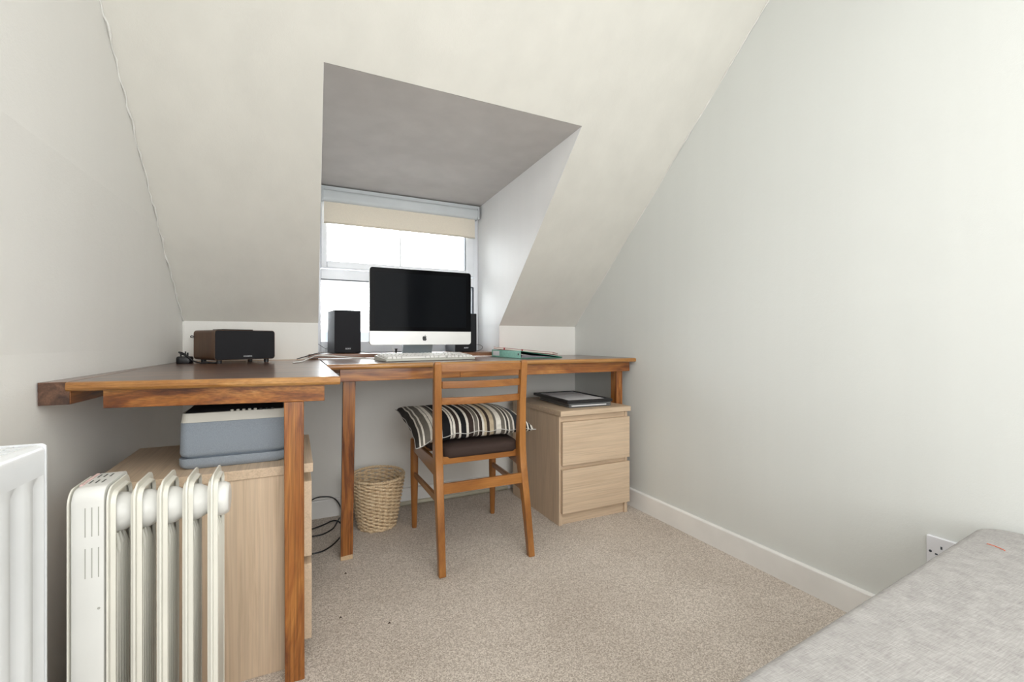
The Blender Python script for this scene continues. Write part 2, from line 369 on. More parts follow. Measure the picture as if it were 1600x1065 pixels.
# sloping ceiling around the dormer opening
mb = MB(); T = Vector((0, .05, .05))
def quad(a, b_, c, d):
    vs = [Vector(p) for p in (a, b_, c, d)]; mb.hull8(vs, [p+T for p in vs])
Yt = .975
quad((-.75, YB, SZ), (DL0, YB, SZ), (DL1, YH, slope_z(YH)), (-.75, YH, slope_z(YH)))
quad((DR, YB, SZ), (1.80, YB, SZ), (1.80, YH, slope_z(YH)), (DR, YH, slope_z(YH)))
quad((-.75, YH, slope_z(YH)), (1.80, YH, slope_z(YH)), (1.80, Yt, slope_z(Yt)), (-.75, Yt, slope_z(Yt)))
o = mb.build('ceiling_slope', 'slope'); o['kind'] = 'structure'
WY = 2.77
def ws(name, vs, off, mat):
    vs = [Vector(p) for p in vs]; o = MB().hull8(vs, [p+Vector(off) for p in vs]).build(name, mat); o['kind'] = 'structure'
e_ = .0008
ws('wall_dormer_right', [(DR-e_, YH, DH0), (DR-e_, YB, SZ), (DR-e_, 2.87, SZ), (DR-e_, 2.87, DH1)], (.05, .045, 0), 'dormer')
ws('wall_dormer_right', [(DR-e_, YB+.0005, .76), (DR-e_, 2.87, .76), (DR-e_, 2.87, SZ+.004), (DR-e_, YB+.0005, SZ)], (.0195, .02, 0), 'dormer')
ws('wall_dormer_left', [(DL1+e_, YH, DH0), (DL0+e_, YB, SZ), (DL0+e_, 2.87, SZ), (DL0+e_, 2.87, DH1)], (-.05, .045, 0), 'dormer')
ws('wall_dormer_left', [(DL0, YB+.001, .76), (DL0, 2.87, .76), (DL0, 2.87, SZ), (DL0, YB+.001, SZ)], (-.05, .02, 0), 'dormer')
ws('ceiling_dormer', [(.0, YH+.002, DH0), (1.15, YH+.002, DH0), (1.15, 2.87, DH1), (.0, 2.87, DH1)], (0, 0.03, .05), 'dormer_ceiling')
# skirting
def skirt(name, d): bx(name, 'trim', d, bevel=.006, bseg=3)['kind'] = 'structure'
skirt('baseboard_right', (1.606, 1.63, -1.6, 2.43, -.01, .091))
skirt('baseboard_back', (-.45, 1.61, 2.414, 2.435, -.01, .088))
o = MB().tube([(.36, 2.404, .012), (1.13, 2.404, .012)], .011, 10).build('trim_1', plain('cream_pipe', (.62, .59, .47), .5), smooth=True); o['kind'] = 'structure'
# ragged paper edge where the slope meets the side walls
def ragged(name, x_of, seed, amp):
    rnd = random.Random(seed); pts = []; rr = []
    n = 90
    for i in range(n+1):
        y = YB-(YB-1.0)*i/n; z = slope_z(y)-.002
        pts.append((x_of(y, z)+rnd.uniform(-amp, amp), y+rnd.uniform(-amp, amp), z-rnd.uniform(0, amp))); rr.append(rnd.uniform(.0012, .0042))
    o = MB().tube(pts, rr, 6).build(name, 'wall', smooth=True); o['kind'] = 'structure'
ragged('trim_2', lambda y, z: wlx(y, z)+.003, 3, .0036)
ragged('trim_3', lambda y, z: wrx(y, z)-.001-.003*math.sin(y*9)**2, 4, .0012)
o = MB().tube([(wlx(YB, .8)+.002, YB-.002, .785+.18*i/8) for i in range(9)], [.002, .003, .002, .0035, .003, .002, .003, .004, .003], 6).build('trim_4', 'wall', smooth=True); o['kind'] = 'structure'

# ------------------------------------------------------------------ window
wn = thing('window_1', loc=(.59, WY, .8), kind='structure')
X0, X1, Z0, Z1 = .106, 1.088, .80, 1.744
f = MB()
f.box(X0, .135, WY-.005, WY+.06, Z0, Z1); f.box(1.056, X1, WY-.005, WY+.06, Z0, Z1)
f.box(.135, 1.056, WY-.005, WY+.06, 1.70, Z1); f.box(.135, 1.056, WY-.005, WY+.06, Z0, .872); f.box(.135, 1.056, WY-.005, WY+.06, 1.2235, 1.285)
f.build('window_frame', 'upvc', wn, bevel=.004)
f = MB()
f.box(.135, .166, WY-.018, WY+.045, 1.290, 1.70); f.box(1.000, 1.054, WY-.018, WY+.045, 1.290, 1.70)
f.box(.166, 1.000, WY-.018, WY+.045, 1.290, 1.330); f.box(.166, 1.000, WY-.018, WY+.045, 1.672, 1.70)
f.build('opening_sash', 'upvc', wn, bevel=.005)
bx('glazing_bar', 'upvc', (.576, .588, WY-.004, WY+.02, 1.330, 1.672), wn)
bx('gasket', 'gasket', (.9955, 1.0005, WY-.010, WY+.02, 1.332, 1.672), wn, bevel=0)
bx('gasket', 'gasket', (1.0455, 1.0565, WY-.0065, WY+.02, .872, 1.2235), wn, bevel=0)
bx('gasket', 'gasket', (.135, 1.05, WY-.0065, WY+.02, 1.2225, 1.2275), wn, bevel=0)
bx('window_pane', 'glass', (.166, .576, WY+.010, WY+.014, 1.33, 1.672), wn, bevel=0)
bx('window_pane', 'glass', (.588, 1.0, WY+.010, WY+.014, 1.33, 1.672), wn, bevel=0)
bx('window_pane', 'glass', (.135, 1.0455, WY+.010, WY+.014, .872, 1.2235), wn, bevel=0)
# roller blind
mbt = M['blind']; tb = mbt.node_tree; pb = tb.nodes['Principled BSDF']; ob_ = tb.nodes['Material Output']
tl = N(tb, 'ShaderNodeBsdfTranslucent'); tl.inputs[0].default_value = (.85, .74, .58, 1); mxs = N(tb, 'ShaderNodeMixShader'); mxs.inputs[0].default_value = .10
tb.links.new(pb.outputs[0], mxs.inputs[1]); tb.links.new(tl.outputs[0], mxs.inputs[2]); tb.links.new(mxs.outputs[0], ob_.inputs['Surface'])
rb = thing('roller_blind', 'cream roller blind pulled a little way down over the top of the dormer window', 'blind', (.6, 2.73, 1.53))
MB().prism(rrect(2.700, 2.752, 1.657, 1.722, .018), .143, 1.062, 'yz').build('headrail', 'blind_tube', rb, smooth=False, bevel=.002)
bx('mounting_strip', 'blind_tube', (.130, 1.078, 2.715, 2.765, 1.722, 1.742), rb)
bx('end_cap', 'blind_tube', (.134, .143, 2.698, 2.755, 1.655, 1.728), rb)
bx('end_cap', 'blind_tube', (1.062, 1.072, 2.698, 2.755, 1.655, 1.728), rb)
bx('blind_cloth', 'blind', (.149, 1.050, 2.7265, 2.7280, 1.540, 1.662), rb, bevel=0)
MB().tube([(.149, 2.7272, 1.540), (1.050, 2.7272, 1.540)], .005, 10).build('hem_bar', 'blind', rb, smooth=True)

# ------------------------------------------------------------------ sill board
sb = bx('sill_board', wood('sill_wood', 0, [(.3, (.10, .035, .015)), (.55, (.22, .09, .035)), (.75, (.36, .16, .07))], .35, coat=.3), (.062, 1.089, 2.37, 2.765, .7905, .811), bevel=.002, origin=(.58, 2.5, .79))
tag(sb, 'long brown wooden board on the back of the desk below the window', 'shelf')
# the part of the board left of the dormer stops at the wall: notch it
me = sb.data; 

# ------------------------------------------------------------------ desks
DZ = .786
# right desk
rd = thing('desk', 'brown stained pine desk under the dormer window with the computer on it', 'desk', (.86, 2.1, 0))
bx('desktop', 'top_x', (.112, 1.617, 1.868, 2.428, DZ-.020, DZ), rd, bevel=.001)
e = MB(); prof = rrect(1.852, 1.870, DZ-.021, DZ-.0002, .006, 4, (.001, .001, .009, .009)); e.prism(prof, .112, 1.620, 'yz')
e.build('front_edge', 'edge_x', rd, bevel=0, smooth=False)
a = MB(); a.box(.16, .655, 1.880, 1.905, .716, .765); a.build('apron', 'pine_x', rd, bevel=.0015)
a = MB(); a.box(.6565, 1.600, 1.880, 1.905, .716, .765); a.build('apron', 'pine_x', rd, bevel=.0015)
bx('apron', 'pine_y', (1.575, 1.600, 1.906, 2.425, .716, .765), rd)
bx('apron', 'pine_x', (.13, 1.574, 2.395, 2.425, .716, .765), rd)
lb = MB(); lb.hull8([(.166, 1.912, .012), (.212, 1.912, .012), (.212, 1.95, .012), (.166, 1.95, .012)], [(.175, 1.907, .7155), (.222, 1.907, .7155), (.222, 1.945, .7155), (.175, 1.945, .7155)])
lg = lb.build('leg', 'pine_z', rd, bevel=.002)
lb = MB(); lb.hull8([(.1655, 1.911, 0), (.2115, 1.911, 0), (.2115, 1.951, 0), (.1655, 1.951, 0)], [(.166, 1.912, .018), (.212, 1.912, .021), (.212, 1.95, .02), (.166, 1.95, .016)])
lb.build('worn_foot', 'raw', lg, bevel=.002)
bx('leg', 'pine_z', (1.535, 1.574, 1.906, 1.955, 0, .7155), rd, bevel=.002)
# left desk
ld = thing('desk', 'brown stained pine desk in the left corner carrying the wooden radio', 'desk', (-.2, 1.8, 0))
def lf(x): return 1.2395-(x-.105)*.172      # slightly skewed front edge
top = [(-.458, lf(-.458)+.012), (.106, lf(.106)+.012), (.108, 2.335), (-.438, 2.335)]
MB().hull8([(x, y, DZ-.020) for x, y in top], [(x, y, DZ) for x, y in top]).build('desktop', 'top_x', ld, bevel=.0008)
bx('back_strip', 'edge_x', (-.435, .110, 2.337, 2.428, DZ-.018, DZ+.0003), ld, bevel=.001)
rs = []
for x in (-.460, .1065):
    rs.append([Vector((x, lf(x)+d, DZ-.0105+h)) for d, h in [(.0115, .0103), (.006, .0103), (.0015, .008), (-.001, .003), (-.001, -.003), (.001, -.007), (.005, -.0103), (.0115, -.0103)]])
MB().rings(rs).build('front_edge', 'edge_x', ld, smooth=False)
def lap(x, d, z0, z1):
    return (x, lf(x)+d)
ap = [(-.40, lf(-.40)+.028), (.071, lf(.071)+.028), (.071, lf(.071)+.052), (-.40, lf(-.40)+.052)]
MB().hull8([(x, y, .7215) for x, y in ap], [(x, y, .765) for x, y in ap]).build('apron', 'pine_x', ld, bevel=.0015)
yy = lf(0)+.030
MB().hull8([(-.022, yy, 0), (.024, yy, 0), (.024, yy+.046, 0), (-.022, yy+.046, 0)], [(-.024, yy, .721), (.022, yy, .721), (.022, yy+.046, .721), (-.024, yy+.046, .721)]).build('leg', 'pine_z', ld, bevel=.002)
bx('apron', 'pine_x', (-.43, .10, 2.395, 2.425, .716, .765), ld)
y0, y1 = 1.345, 2.425
def bw(y, d): return (wlx(y, .75)+d, y)
bt = [bw(y0, .002), bw(y0, .056), bw(1.42, .056), bw(y1, .045), bw(y1, .002)]
mb = MB(); mb.rings([[Vector((x, y, .735)) for x, y in bt], [Vector((x, y, DZ-.021)) for x, y in bt]]); 
mb.build('wall_batten', 'pine_y', ld, bevel=.001)
pts = [bw(y0, .002), bw(y0, .056), (-.4605, lf(-.46)+.013), (-.4405, 2.335), bw(2.335, .002)]
MB().rings([[Vector((x, y, DZ-.021)) for x, y in pts], [Vector((x, y, DZ)) for x, y in pts]]).build('wall_batten', 'top_y', ld)
c0, c1 = bw(y0, .003), bw(y0, .055)
bx('end_face', 'endgrain', (c0[0], c1[0], y0-.002, y0+.001, .7355, DZ-.0005), ld, bevel=.0005)

# ------------------------------------------------------------------ drawer chests
def chest(label, loc, rz, w, d, h):
    """front faces local -Y; origin at front-left floor corner"""
    t_ = thing('chest_of_drawers', label, 'drawers', loc, rz)
    k = dict(world=False)
    bx('side_panel', 'oak_z', (0, .018, 0, d, 0, h-.025), t_, **k); bx('side_panel', 'oak_z', (w-.018, w, 0, d, 0, h-.025), t_, **k)
    bx('back_panel', 'oak_z', (.018, w-.018, d-.008, d, .03, h-.025), t_, **k)
    bx('top', 'oak_x', (-.004, w+.004, -.022, d, h-.0245, h), t_, bevel=.0012, **k)
    bx('rail', 'oak_x', (.018, w-.018, .003, .020, h-.060, h-.025), t_, **k)
    bx('rail', 'oak_x', (.018, w-.018, .003, .020, .262, .300), t_, **k)
    bx('plinth', 'oak_x', (.018, w-.018, .010, .026, 0, .075), t_, **k)
    for z0, z1 in ((.060, .266), (.287, .492)):
        bx('drawer', 'oak_x', (.009, w-.001, -.019, .002, z0, z1), t_, bevel=.001, **k)
    return t_
chest('pale oak chest of two drawers under the right end of the desk, facing the room', (1.127, 1.822, 0), 0, .409, .50, .545)
chest('pale oak chest of two drawers turned sideways under the left desk beside the white heater', (.024, 1.349, 0), math.pi/2, .402, .455, .545)

# ------------------------------------------------------------------ printer on left chest
pr = thing('printer', 'blue-grey plastic machine with an ivory band on the chest under the left desk', 'printer', (-.145, 1.5, .5455))
def rbox(mb, x0, x1, y0, y1, z0, z1, r, tp=0, seg=6):
    rr = []
    for z, ins, dx in ((z0, .010, 0), (z0+.006, .003, 0), (z0+.014, 0, 0), (z1, 0, tp)):
        rr.append([Vector((a, b_, z)) for a, b_ in rrect(x0+ins+dx, x1-ins-dx, y0+ins+dx, y1-ins-dx, r, seg)])
    mb.rings(rr)
mb = MB(); rbox(mb, -.268, -.018, 1.402, 1.62, .5455, .5735, .020, 0); mb.build('base', 'print_grey', pr, bevel=0, smooth=False)
mb = MB(); rbox(mb, -.267, -.019, 1.403, 1.62, .5735, .666, .020, .002); mb.build('body', 'print_grey', pr, smooth=False)
for oo in pr.children:
    for p in oo.data.polygons: p.use_smooth = True
    oo.modifiers.new('es', 'EDGE_SPLIT').split_angle = math.radians(35)
mb = MB(); rs = [[Vector((a, b_, z)) for a, b_ in rrect(-.264+i, -.021-i, 1.405+i, 1.618, .016)] for z, i in ((.6665, 0), (.690, .003))]
mb.rings(rs).build('upper_band', 'ivory', pr)
MB().hull8([(-.255, 1.412, .6905), (-.028, 1.412, .6905), (-.028, 1.60, .6905), (-.255, 1.60, .6905)], [(-.235, 1.45, .712), (-.028, 1.435, .714), (-.028, 1.60, .714), (-.235, 1.60, .712)]).build('lid', 'black', pr, bevel=.002)
for i in range(8):
    MB().lathe([(.004, -.002), (.004, .0015), (.003, .0025)], (-.150+.0135*i, 1.4105, .6925), 10, 'z').build('button', 'ivory' if i < 5 else 'black', pr)

# ------------------------------------------------------------------ oil-filled heater
ht = thing('electric_heater', 'cream oil-filled electric heater with upright fins in front of the left chest', 'heater', (-.23, 1.09, 0))
FX = [-.2995, -.2616, -.2232, -.1837, -.1435]
HY0, HY1, HZ = 1.035, 1.155, .615
def fin_poly(ins, zt, r=.03):
    return rrect(HY0+ins, HY1-ins, .045+ins, zt-ins, r, 6, (r*.6, r, r, r*.6))
for i, x in enumerate(FX):
    mb = MB()
    mb.prism(fin_poly(0, HZ, .026), x-.0018, x+.0012, 'yz')
    # raised inner rim
    po, pi_ = fin_poly(.010, HZ, .022), fin_poly(.018, HZ, .016)
    rings = [[Vector((x+.001, a, b_)) for a, b_ in po], [Vector((x+.008, a, b_)) for a, b_ in fin_poly(.0125, HZ, .021)], [Vector((x+.008, a, b_)) for a, b_ in fin_poly(.0155, HZ, .018)], [Vector((x+.003, a, b_)) for a, b_ in pi_]]
    mb.rings(rings, cap=False)
    rings = [[Vector((x-.001, a, b_)) for a, b_ in po], [Vector((x-.009, a, b_)) for a, b_ in fin_poly(.0135, HZ, .020)], [Vector((x-.002, a, b_)) for a, b_ in pi_]]
    mb.rings(rings, cap=False)
    # vertical channels pressed into the plate
    for k in range(5):
        yk = HY0+.030+.0145*k; zt = .520-(.014 if k in (0, 4) else 0)
        mb.tube([(x+.001, yk, .14), (x+.0035, yk, .15), (x+.0035, yk, zt-.02), (x+.001, yk, zt)], [.001, .0052, .0052, .002], 8)
    mb.build('fin', 'heater', ht, smooth=True).modifiers.new('es', 'EDGE_SPLIT').split_angle = math.radians(40)
    nx = FX[i+1]-.001 if i < 4 else x+.024
    if i < 4: prof = [(.036, x), (.034, x+.012), (.027, x+.024), (.026, x+.028), (.034, nx)]
    else: prof = [(.034, x), (.033, x+.014), (.029, x+.022), (.024, x+.0235)]
    for zc in (.555, .100):
        MB().lathe(prof, (0, 1.095, zc), 28, 'x').build('connector', 'heater_white', ht, smooth=True).modifiers.new('es', 'EDGE_SPLIT').split_angle = math.radians(50)
# control housing
mb = MB(); r0 = []
hp = rrect(HY0-.004, HY1+.004, .045, HZ+.004, .022, 6, (.004, .016, .022, .004))
def hscale(ins, x): 
    return [Vector((x, a, b_)) for a, b_ in rrect(HY0-.004+ins, HY1+.004-ins, .045+ins*.5, HZ+.004-ins, .02, 6, (.004, .016, .022, .004))]
mb.rings([hscale(.012, -.352), hscale(.003, -.348), hscale(0, -.340), hscale(0, -.3035)])
hs = mb.build('control_housing', 'heater_white', ht, smooth=True); hs.modifiers.new('es', 'EDGE_SPLIT').split_angle = math.radians(40)
MB().prism(fin_poly(-.002, HZ+.001, .026), -.3535, -.351, 'yz').build('end_plate', 'heater', ht)
for z0, z1 in ((.5359, .5868), (.4635, .5158)):
    for x in (-.3285, -.3195, -.3105):
        mb = MB(); mb.box(x-.0007, x+.0007, HY0-.0046, HY0-.001, z0, z1); vs = mb.build('vent_slot', 'slot_soft', ht)
for y in (1.082, 1.122):
    for x in (-.336, -.327, -.318):
        bx('vent_slot', 'slot', (x-.0011, x+.0011, y-.010, y+.010, HZ+.002, HZ+.0046), ht, bevel=0)
MB().lathe([(.0022, HY0-.0047), (.0022, HY0-.001)], (-.3102, 0, .4083), 12, 'y').build('screw_hole', 'slot_soft', ht)
bx('warning_sticker', 'pink', (-.347, -.342, 1.065, 1.145, HZ-.001, HZ+.0046), ht, bevel=0)
for x in (-.32, -.16):
    MB().tube([(x, 1.03, .025), (x, 1.16, .025)], .006, 8).build('foot_bar', 'heater', ht)
    for y in (1.04, 1.15):
        MB().lathe([(.020, -.008), (.022, -.004), (.022, .004), (.020, .008)], (x, y, .022), 16, 'x').build('castor', 'black', ht)
    bx('foot_bracket', 'heater', (x-.004, x+.004, 1.08, 1.10, .02, .06), ht)

# ------------------------------------------------------------------ wall radiator
wr = thing('radiator', 'white panel radiator fixed to the left wall at the edge of the frame', 'radiator', (-.362, .985, 0))
ry0, ry1, rx, rt, rbm = -.45, .985, -.362, .712, .14
prof = []; P = .0538; y = .984-.0538*26
n = 0
ring_t = []
ysr = []
k = 0
yy = ry1-.006
pts = [(rx, ry1-.0048)]
while yy > ry0+.06:
    pts += [(rx, yy-.002), (rx-.0085, yy-.012), (rx-.0085, yy-.020), (rx, yy-.030)]
    yy -= P
pts.append((rx, ry0+.003))
mb = MB(); zt = .664
nP = len(pts)
levels = [(rbm+.05, 0), (rbm+.075, 1), (zt-.022, 1), (zt, 0)]
vs = []; fs = []
for z, on in levels:
    for x, y in pts: vs.append((x if on else rx, y, z))
for j in range(len(levels)-1):
    for i in range(nP-1): fs.append((j*nP+i, j*nP+i+1, (j+1)*nP+i+1, (j+1)*nP+i))
mb.add(vs, fs)
mb.add([(rx, ry0+.003, rbm), (rx, ry1-.0048, rbm), (rx, ry1-.0048, rbm+.05), (rx, ry0+.003, rbm+.05)], [(0, 1, 2, 3)])
rs = []
for yv in (ry0+.003, ry1-.0048):
    rs.append([Vector((x, yv, z)) for x, z in ((rx, zt), (rx, rt-.010), (rx-.003, rt-.003), (rx-.010, rt), (rx-.016, rt))])
V = [p for r_ in rs for p in r_]; mb.add(V, [(i, i+1, i+6, i+5) for i in range(4)])
mb.build('front_panel', 'rad', wr, smooth=True).modifiers.new('es', 'EDGE_SPLIT').split_angle = math.radians(50)
bx('rear_panel', 'rad', (rx-.092, rx-.085, ry0+.003, ry1-.003, rbm, rt-.012), wr)
for y in (ry1-.003, ry0):
    rs = [[Vector((a, yv, b_)) for a, b_ in rrect(rx-.098, rx+.0012, rbm, rt+.0015, .007, 4)] for yv in (y, y+.003)]
    MB().rings(rs).build('end_panel', 'rad', wr)
bx('grille_edge', 'rad', (rx-.097, rx-.086, ry0+.003, ry1-.003, rt-.004, rt), wr)
yv = ry1-.012
mb = MB()
for yv in [ry1-.020-.0165*i for i in range(int((ry1-ry0-.04)/.0165))]: mb.box(rx-.0855, rx-.0165, yv-.004, yv+.004, rt-.003, rt-.0005)
for xv in (rx-.040, rx-.063): mb.box(xv-.003, xv+.003, ry0+.003, ry1-.003, rt-.002, rt)
mb.build('top_grille', 'rad', wr, kind='stuff')
bx('wall_bracket', 'rad', (wlx(.8, .5)+.001, rx-.092, .78, .82, .3, .6), wr); bx('wall_bracket', 'rad', (wlx(-.2, .5)+.001, rx-.092, -.22, -.18, .3, .6), wr)
MB().tube(crom([(rx-.05, ry1-.03, 0), (rx-.05, ry1-.03, .1), (rx-.05, ry1-.03, rbm+.02)], 4), .0075, 12).build('feed_pipe', 'rad', wr, smooth=True)

wr.rotation_euler.z = -.058
# ------------------------------------------------------------------ sofa seat, bottom right
sf = thing('sofa', 'light grey woven fabric sofa seat cut off at the lower right corner', 'sofa', (1.0, .1, 0))
def sofa_block(z0, z1, nm, dy=0):
    A = [(.10, -.62), (1.585, -.62), (1.585, .505+dy), (1.40, .500+dy), (.10, .408+dy)]
    # rounded outline
    path = rrect(.10, 1.597, -.62, .505, .04, 6, (.05, .062, .05, .05))
    def skew(a, b_): return (a, b_+((a-1.45)*.084+.002)*(b_+.62)/1.125+dy)
    rs = []
    R = .022
    lv = [(z0, .010), (z0+.006, .003), (z0+.015, 0)]+[(z1-R+R*math.sin(q), R-R*math.cos(q)) for q in [math.pi/2*k/6 for k in range(7)]]
    for z, ins in lv:
        cx, cy = .85, -.06
        rs.append([Vector((*skew(a+(cx-a)*ins/.74, b_+(cy-b_)*ins/.56), z)) for a, b_ in path])
    # gently domed top
    for q in (.25, .5, .75, .97):
        rs.append([Vector((*skew(a+(.85-a)*q, b_+(-.06-b_)*q), z1+.006*math.sin(q*1.5))) for a, b_ in path])
    o = MB().rings(rs).build(nm, 'sofa', sf, smooth=True)
    return o
sofa_block(.215, .413, 'seat_cushion')
sofa_block(.04, .213, 'base', -.004)
for x, y in ((.18, -.5), (1.5, -.5), (1.5, .40), (.18, .30)):
    MB().lathe([(.018, 0), (.022, .045)], (x, y, 0), 16).build('leg', 'black', sf)
MB().tube(crom([(1.4190, .4535, .4168), (1.418, .4435, .4173), (1.4135, .4315, .4175), (1.407, .4205, .4172)], 4), .0009, 6).build('orange_thread', 'orange', sf, smooth=True)

# ------------------------------------------------------------------ wall socket
so = thing('wall_socket', 'white double wall socket low on the right wall above the skirting', 'socket', (1.622, .57, .29))
sx0 = 1.6215
rs = [[Vector((x, a, b_)) for a, b_ in rrect(.494+i, .640-i, .244+i, .330-i, .004, 3)] for x, i in ((sx0, 0), (sx0-.006, .0), (sx0-.009, .002))]
MB().rings(rs).build('face_plate', 'socket', so)
for yc in (.606, .529):
    bx('earth_hole', 'gasket', (sx0-.0095, sx0-.008, yc-.002, yc+.002, .300, .308), so, bevel=0)
    for d in (-.011, .011): bx('pin_hole', 'gasket', (sx0-.0095, sx0-.008, yc+d-.003, yc+d+.003, .281, .285), so, bevel=0)
    bx('switch', 'socket', (sx0-.013, sx0-.008, yc-.030 if yc > .57 else yc+.022, yc-.021 if yc > .57 else yc+.031, .292, .312), so)
for yc in (.630, .504): MB().lathe([(.0035, sx0-.0098), (.0035, sx0-.008)], (0, yc, .287), 14, 'x').build('screw', 'gasket', so)

# ------------------------------------------------------------------ chair
ch = thing('dining_chair', 'mid-brown wooden ladder-back chair pulled up to the desk, back to the room', 'chair', (.69, 1.87, 0))
def post(xb, xm, xt, side):
    path = [(xb, 1.622, 0, .0135, .013), (xb+(xm-xb)*.5, 1.662, .20, .0145, .017), (xm, 1.700, .36, .0155, .022), (xm, 1.708, .44, .0155, .021), (xm+(xt-xm)*.5, 1.697, .62, .015, .016), (xt, 1.675, .785, .0145, .0125), (xt, 1.6735, .797, .011, .009)]
    rs = []
    for x, y, z, w, d in path: rs.append([Vector((x+sx_*w, y+sy_*d, z)) for sx_, sy_ in ((-1, -1), (1, -1), (1, 1), (-1, 1))])
    return MB().rings(rs).build('back_post', 'teak_z', ch, bevel=.004)
post(.494, .503, .492, -1); post(.869, .866, .862, 1)
for x, y in ((.508, 2.108), (.907, 2.108)):
    MB().lathe([(.0105, 0), (.012, .01), (.0175, .22), (.0185, .34), (.0185, .415), (.016, .42)], (x, y, 0), 20).build('front_leg', 'teak_z', ch, smooth=True).modifiers.new('es', 'EDGE_SPLIT').split_angle = math.radians(50)
def slat(z0, z1, yb, xl, xr, bow):
    rs = []
    for i in range(15):
        u = i/14; x = xl+(xr-xl)*u; y = yb-bow*math.sin(math.pi*u); lift = 0
        rs.append([Vector((x, y-.006, z0+lift)), Vector((x, y+.006, z0+lift)), Vector((x, y+.005, z1+lift)), Vector((x, y-.007, z1+lift))])
    return MB().rings(rs).build('back_slat', 'teak_x', ch, bevel=.002)
slat(.757, .788, 1.678, .504, .851, .028); slat(.692, .720, 1.690, .514, .852, .028); slat(.628, .656, 1.697, .514, .853, .028)
bx('back_stretcher', 'teak_x', (.509, .862, 1.672, 1.686, .285, .326), ch, bevel=.002)
bx('back_rail', 'teak_x', (.518, .852, 1.724, 1.740, .386, .416), ch, bevel=.002)
bx('front_rail', 'teak_x', (.526, .889, 2.098, 2.116, .352, .408), ch, bevel=.002)
for xa, xb in ((.503, .508), (.868, .905)):
    q = .009
    MB().hull8([(xa-q, 1.722, .345), (xa+q, 1.722, .345), (xb+q, 2.092, .362), (xb-q, 2.092, .362)], [(xa-q, 1.722, .412), (xa+q, 1.722, .412), (xb+q, 2.092, .408), (xb-q, 2.092, .408)]).build('side_rail', 'teak_y', ch, bevel=.003)
    q = .007
    MB().hull8([(xa-q-.002, 1.688, .248), (xa+q-.002, 1.688, .248), (xb+q, 2.094, .240), (xb-q, 2.094, .240)], [(xa-q-.002, 1.688, .276), (xa+q-.002, 1.688, .276), (xb+q, 2.094, .262), (xb-q, 2.094, .262)]).build('side_stretcher', 'teak_y', ch, bevel=.003)
def seat_pad():
    rs = []
    base = rrect(-1, 1, -1, 1, .18, 6)
    for ins, z in ((.08, .406), (.02, .409), (0, .418), (.0, .440), (.03, .450), (.12, .456), (.35, .460), (.7, .461), (.95, .461)):
        ring = []
        for a, b_ in base:
            yv = 1.915+b_*(.196)*(1-ins); wx = .166+.034*(b_+1)/2
            ring.append(Vector((.697+a*wx*(1-ins)+.008*(b_+1), yv, z)))
        rs.append(ring)
    return MB().rings(rs).build('seat_pad', 'brownpad', ch, smooth=True)
seat_pad()

# ------------------------------------------------------------------ striped cushion
def cushion():
    nu, nv = 60, 34; W_, D_, TH = .262, .215, .086; vs = []; fs = []; uv = []
    rnd = random.Random(5)
    def put(u, v, s):
        e = max(0, (1-abs(u)**3.2))*max(0, (1-abs(v)**2.6)); h = TH*e**.43
        # pinched outline between the corners
        x = W_*u*(1-.075*(1-v*v)*abs(u)**6)+.012*(v)*(0 if u > 0 else -1)*0
        y = D_*v*(1-.10*(1-u*u)*abs(v)**5)
        wr_ = .0035*math.sin(u*17+v*5)*(abs(v)**3)+.003*math.sin(v*13+u*9)*(abs(u)**4)
        base = .012*abs(u)**3*0
        zz = s*h*(1.0 if s > 0 else .42)+wr_
        # corners: near-left droops, far-left lifts, right tip droops
        cl = max(0, -u)**3
        zz += cl*(.046*v+.006)+max(0, u)**4*(-.008)
        return Vector((x, y, zz))
    for s in (1, -1):
        for j in range(nv+1):
            for i in range(nu+1):
                u = -1+2*i/nu; v = -1+2*j/nv
                vs.append(put(u, v, s)); uv.append((i/nu, j/nv))
    K = (nu+1)*(nv+1)
    for j in range(nv):
        for i in range(nu):
            a = j*(nu+1)+i; fs.append((a, a+1, a+nu+2, a+nu+1)); fs.append((K+a, K+a+nu+1, K+a+nu+2, K+a+1))
    c = thing('cushion', 'black, grey and cream striped cushion lying on the seat of the wooden chair', 'cushion', (.690, 1.945, .4985), math.radians(-1))
    mb = MB(); mb.add(vs, fs); mb.build('cover', 'stripe', c, world=False, smooth=True, uv=uv)
    ed = []
    for i in range(61): ed.append(put(-1+2*i/60, -1, 0))
    for i in range(1, 35): ed.append(put(1, -1+2*i/34, 0))
    for i in range(1, 61): ed.append(put(1-2*i/60, 1, 0))
    for i in range(1, 34): ed.append(put(-1, 1-2*i/34, 0))
    MB().tube(ed, .0016, 6, closed=True).build('piping', 'pipingcloth', c, world=False, smooth=True)
cushion()

# ------------------------------------------------------------------ wicker waste basket
wb = thing('waste_basket', 'small round wicker waste basket behind the desk leg', 'basket', (.355, 2.205, 0))
def brad(h): return .080+.043*(h**.9)
def btilt(x, y, z): return z+max(0, z-.12)*(.09*(y))/.125*.55
NS = 22; mb = MB()
rows = 27
for k in range(rows):
    h = .022+(.905)*k/(rows-1); z = .245*h
    pts = []
    for i in range(NS*6):
        q = 2*math.pi*i/(NS*6); r_ = brad(h)+.0042*math.sin(q*NS/2+math.pi*k)
        x, y = r_*math.cos(q), r_*math.sin(q); pts.append((x, y, btilt(x, y, z+.0018*math.cos(q*NS/2+math.pi*k))))
    mb.tube(pts, .0053, 6, closed=True)
mb.build('woven_side', 'wicker', wb, world=False, smooth=True, kind='stuff')
mb = MB()
for i in range(NS):
    q = 2*math.pi*(i+.5)/NS; mb.tube([(brad(h)*math.cos(q), brad(h)*math.sin(q), btilt(0, brad(h)*math.sin(q), .245*h)) for h in (.02, .3, .6, .97)], .0026, 6)
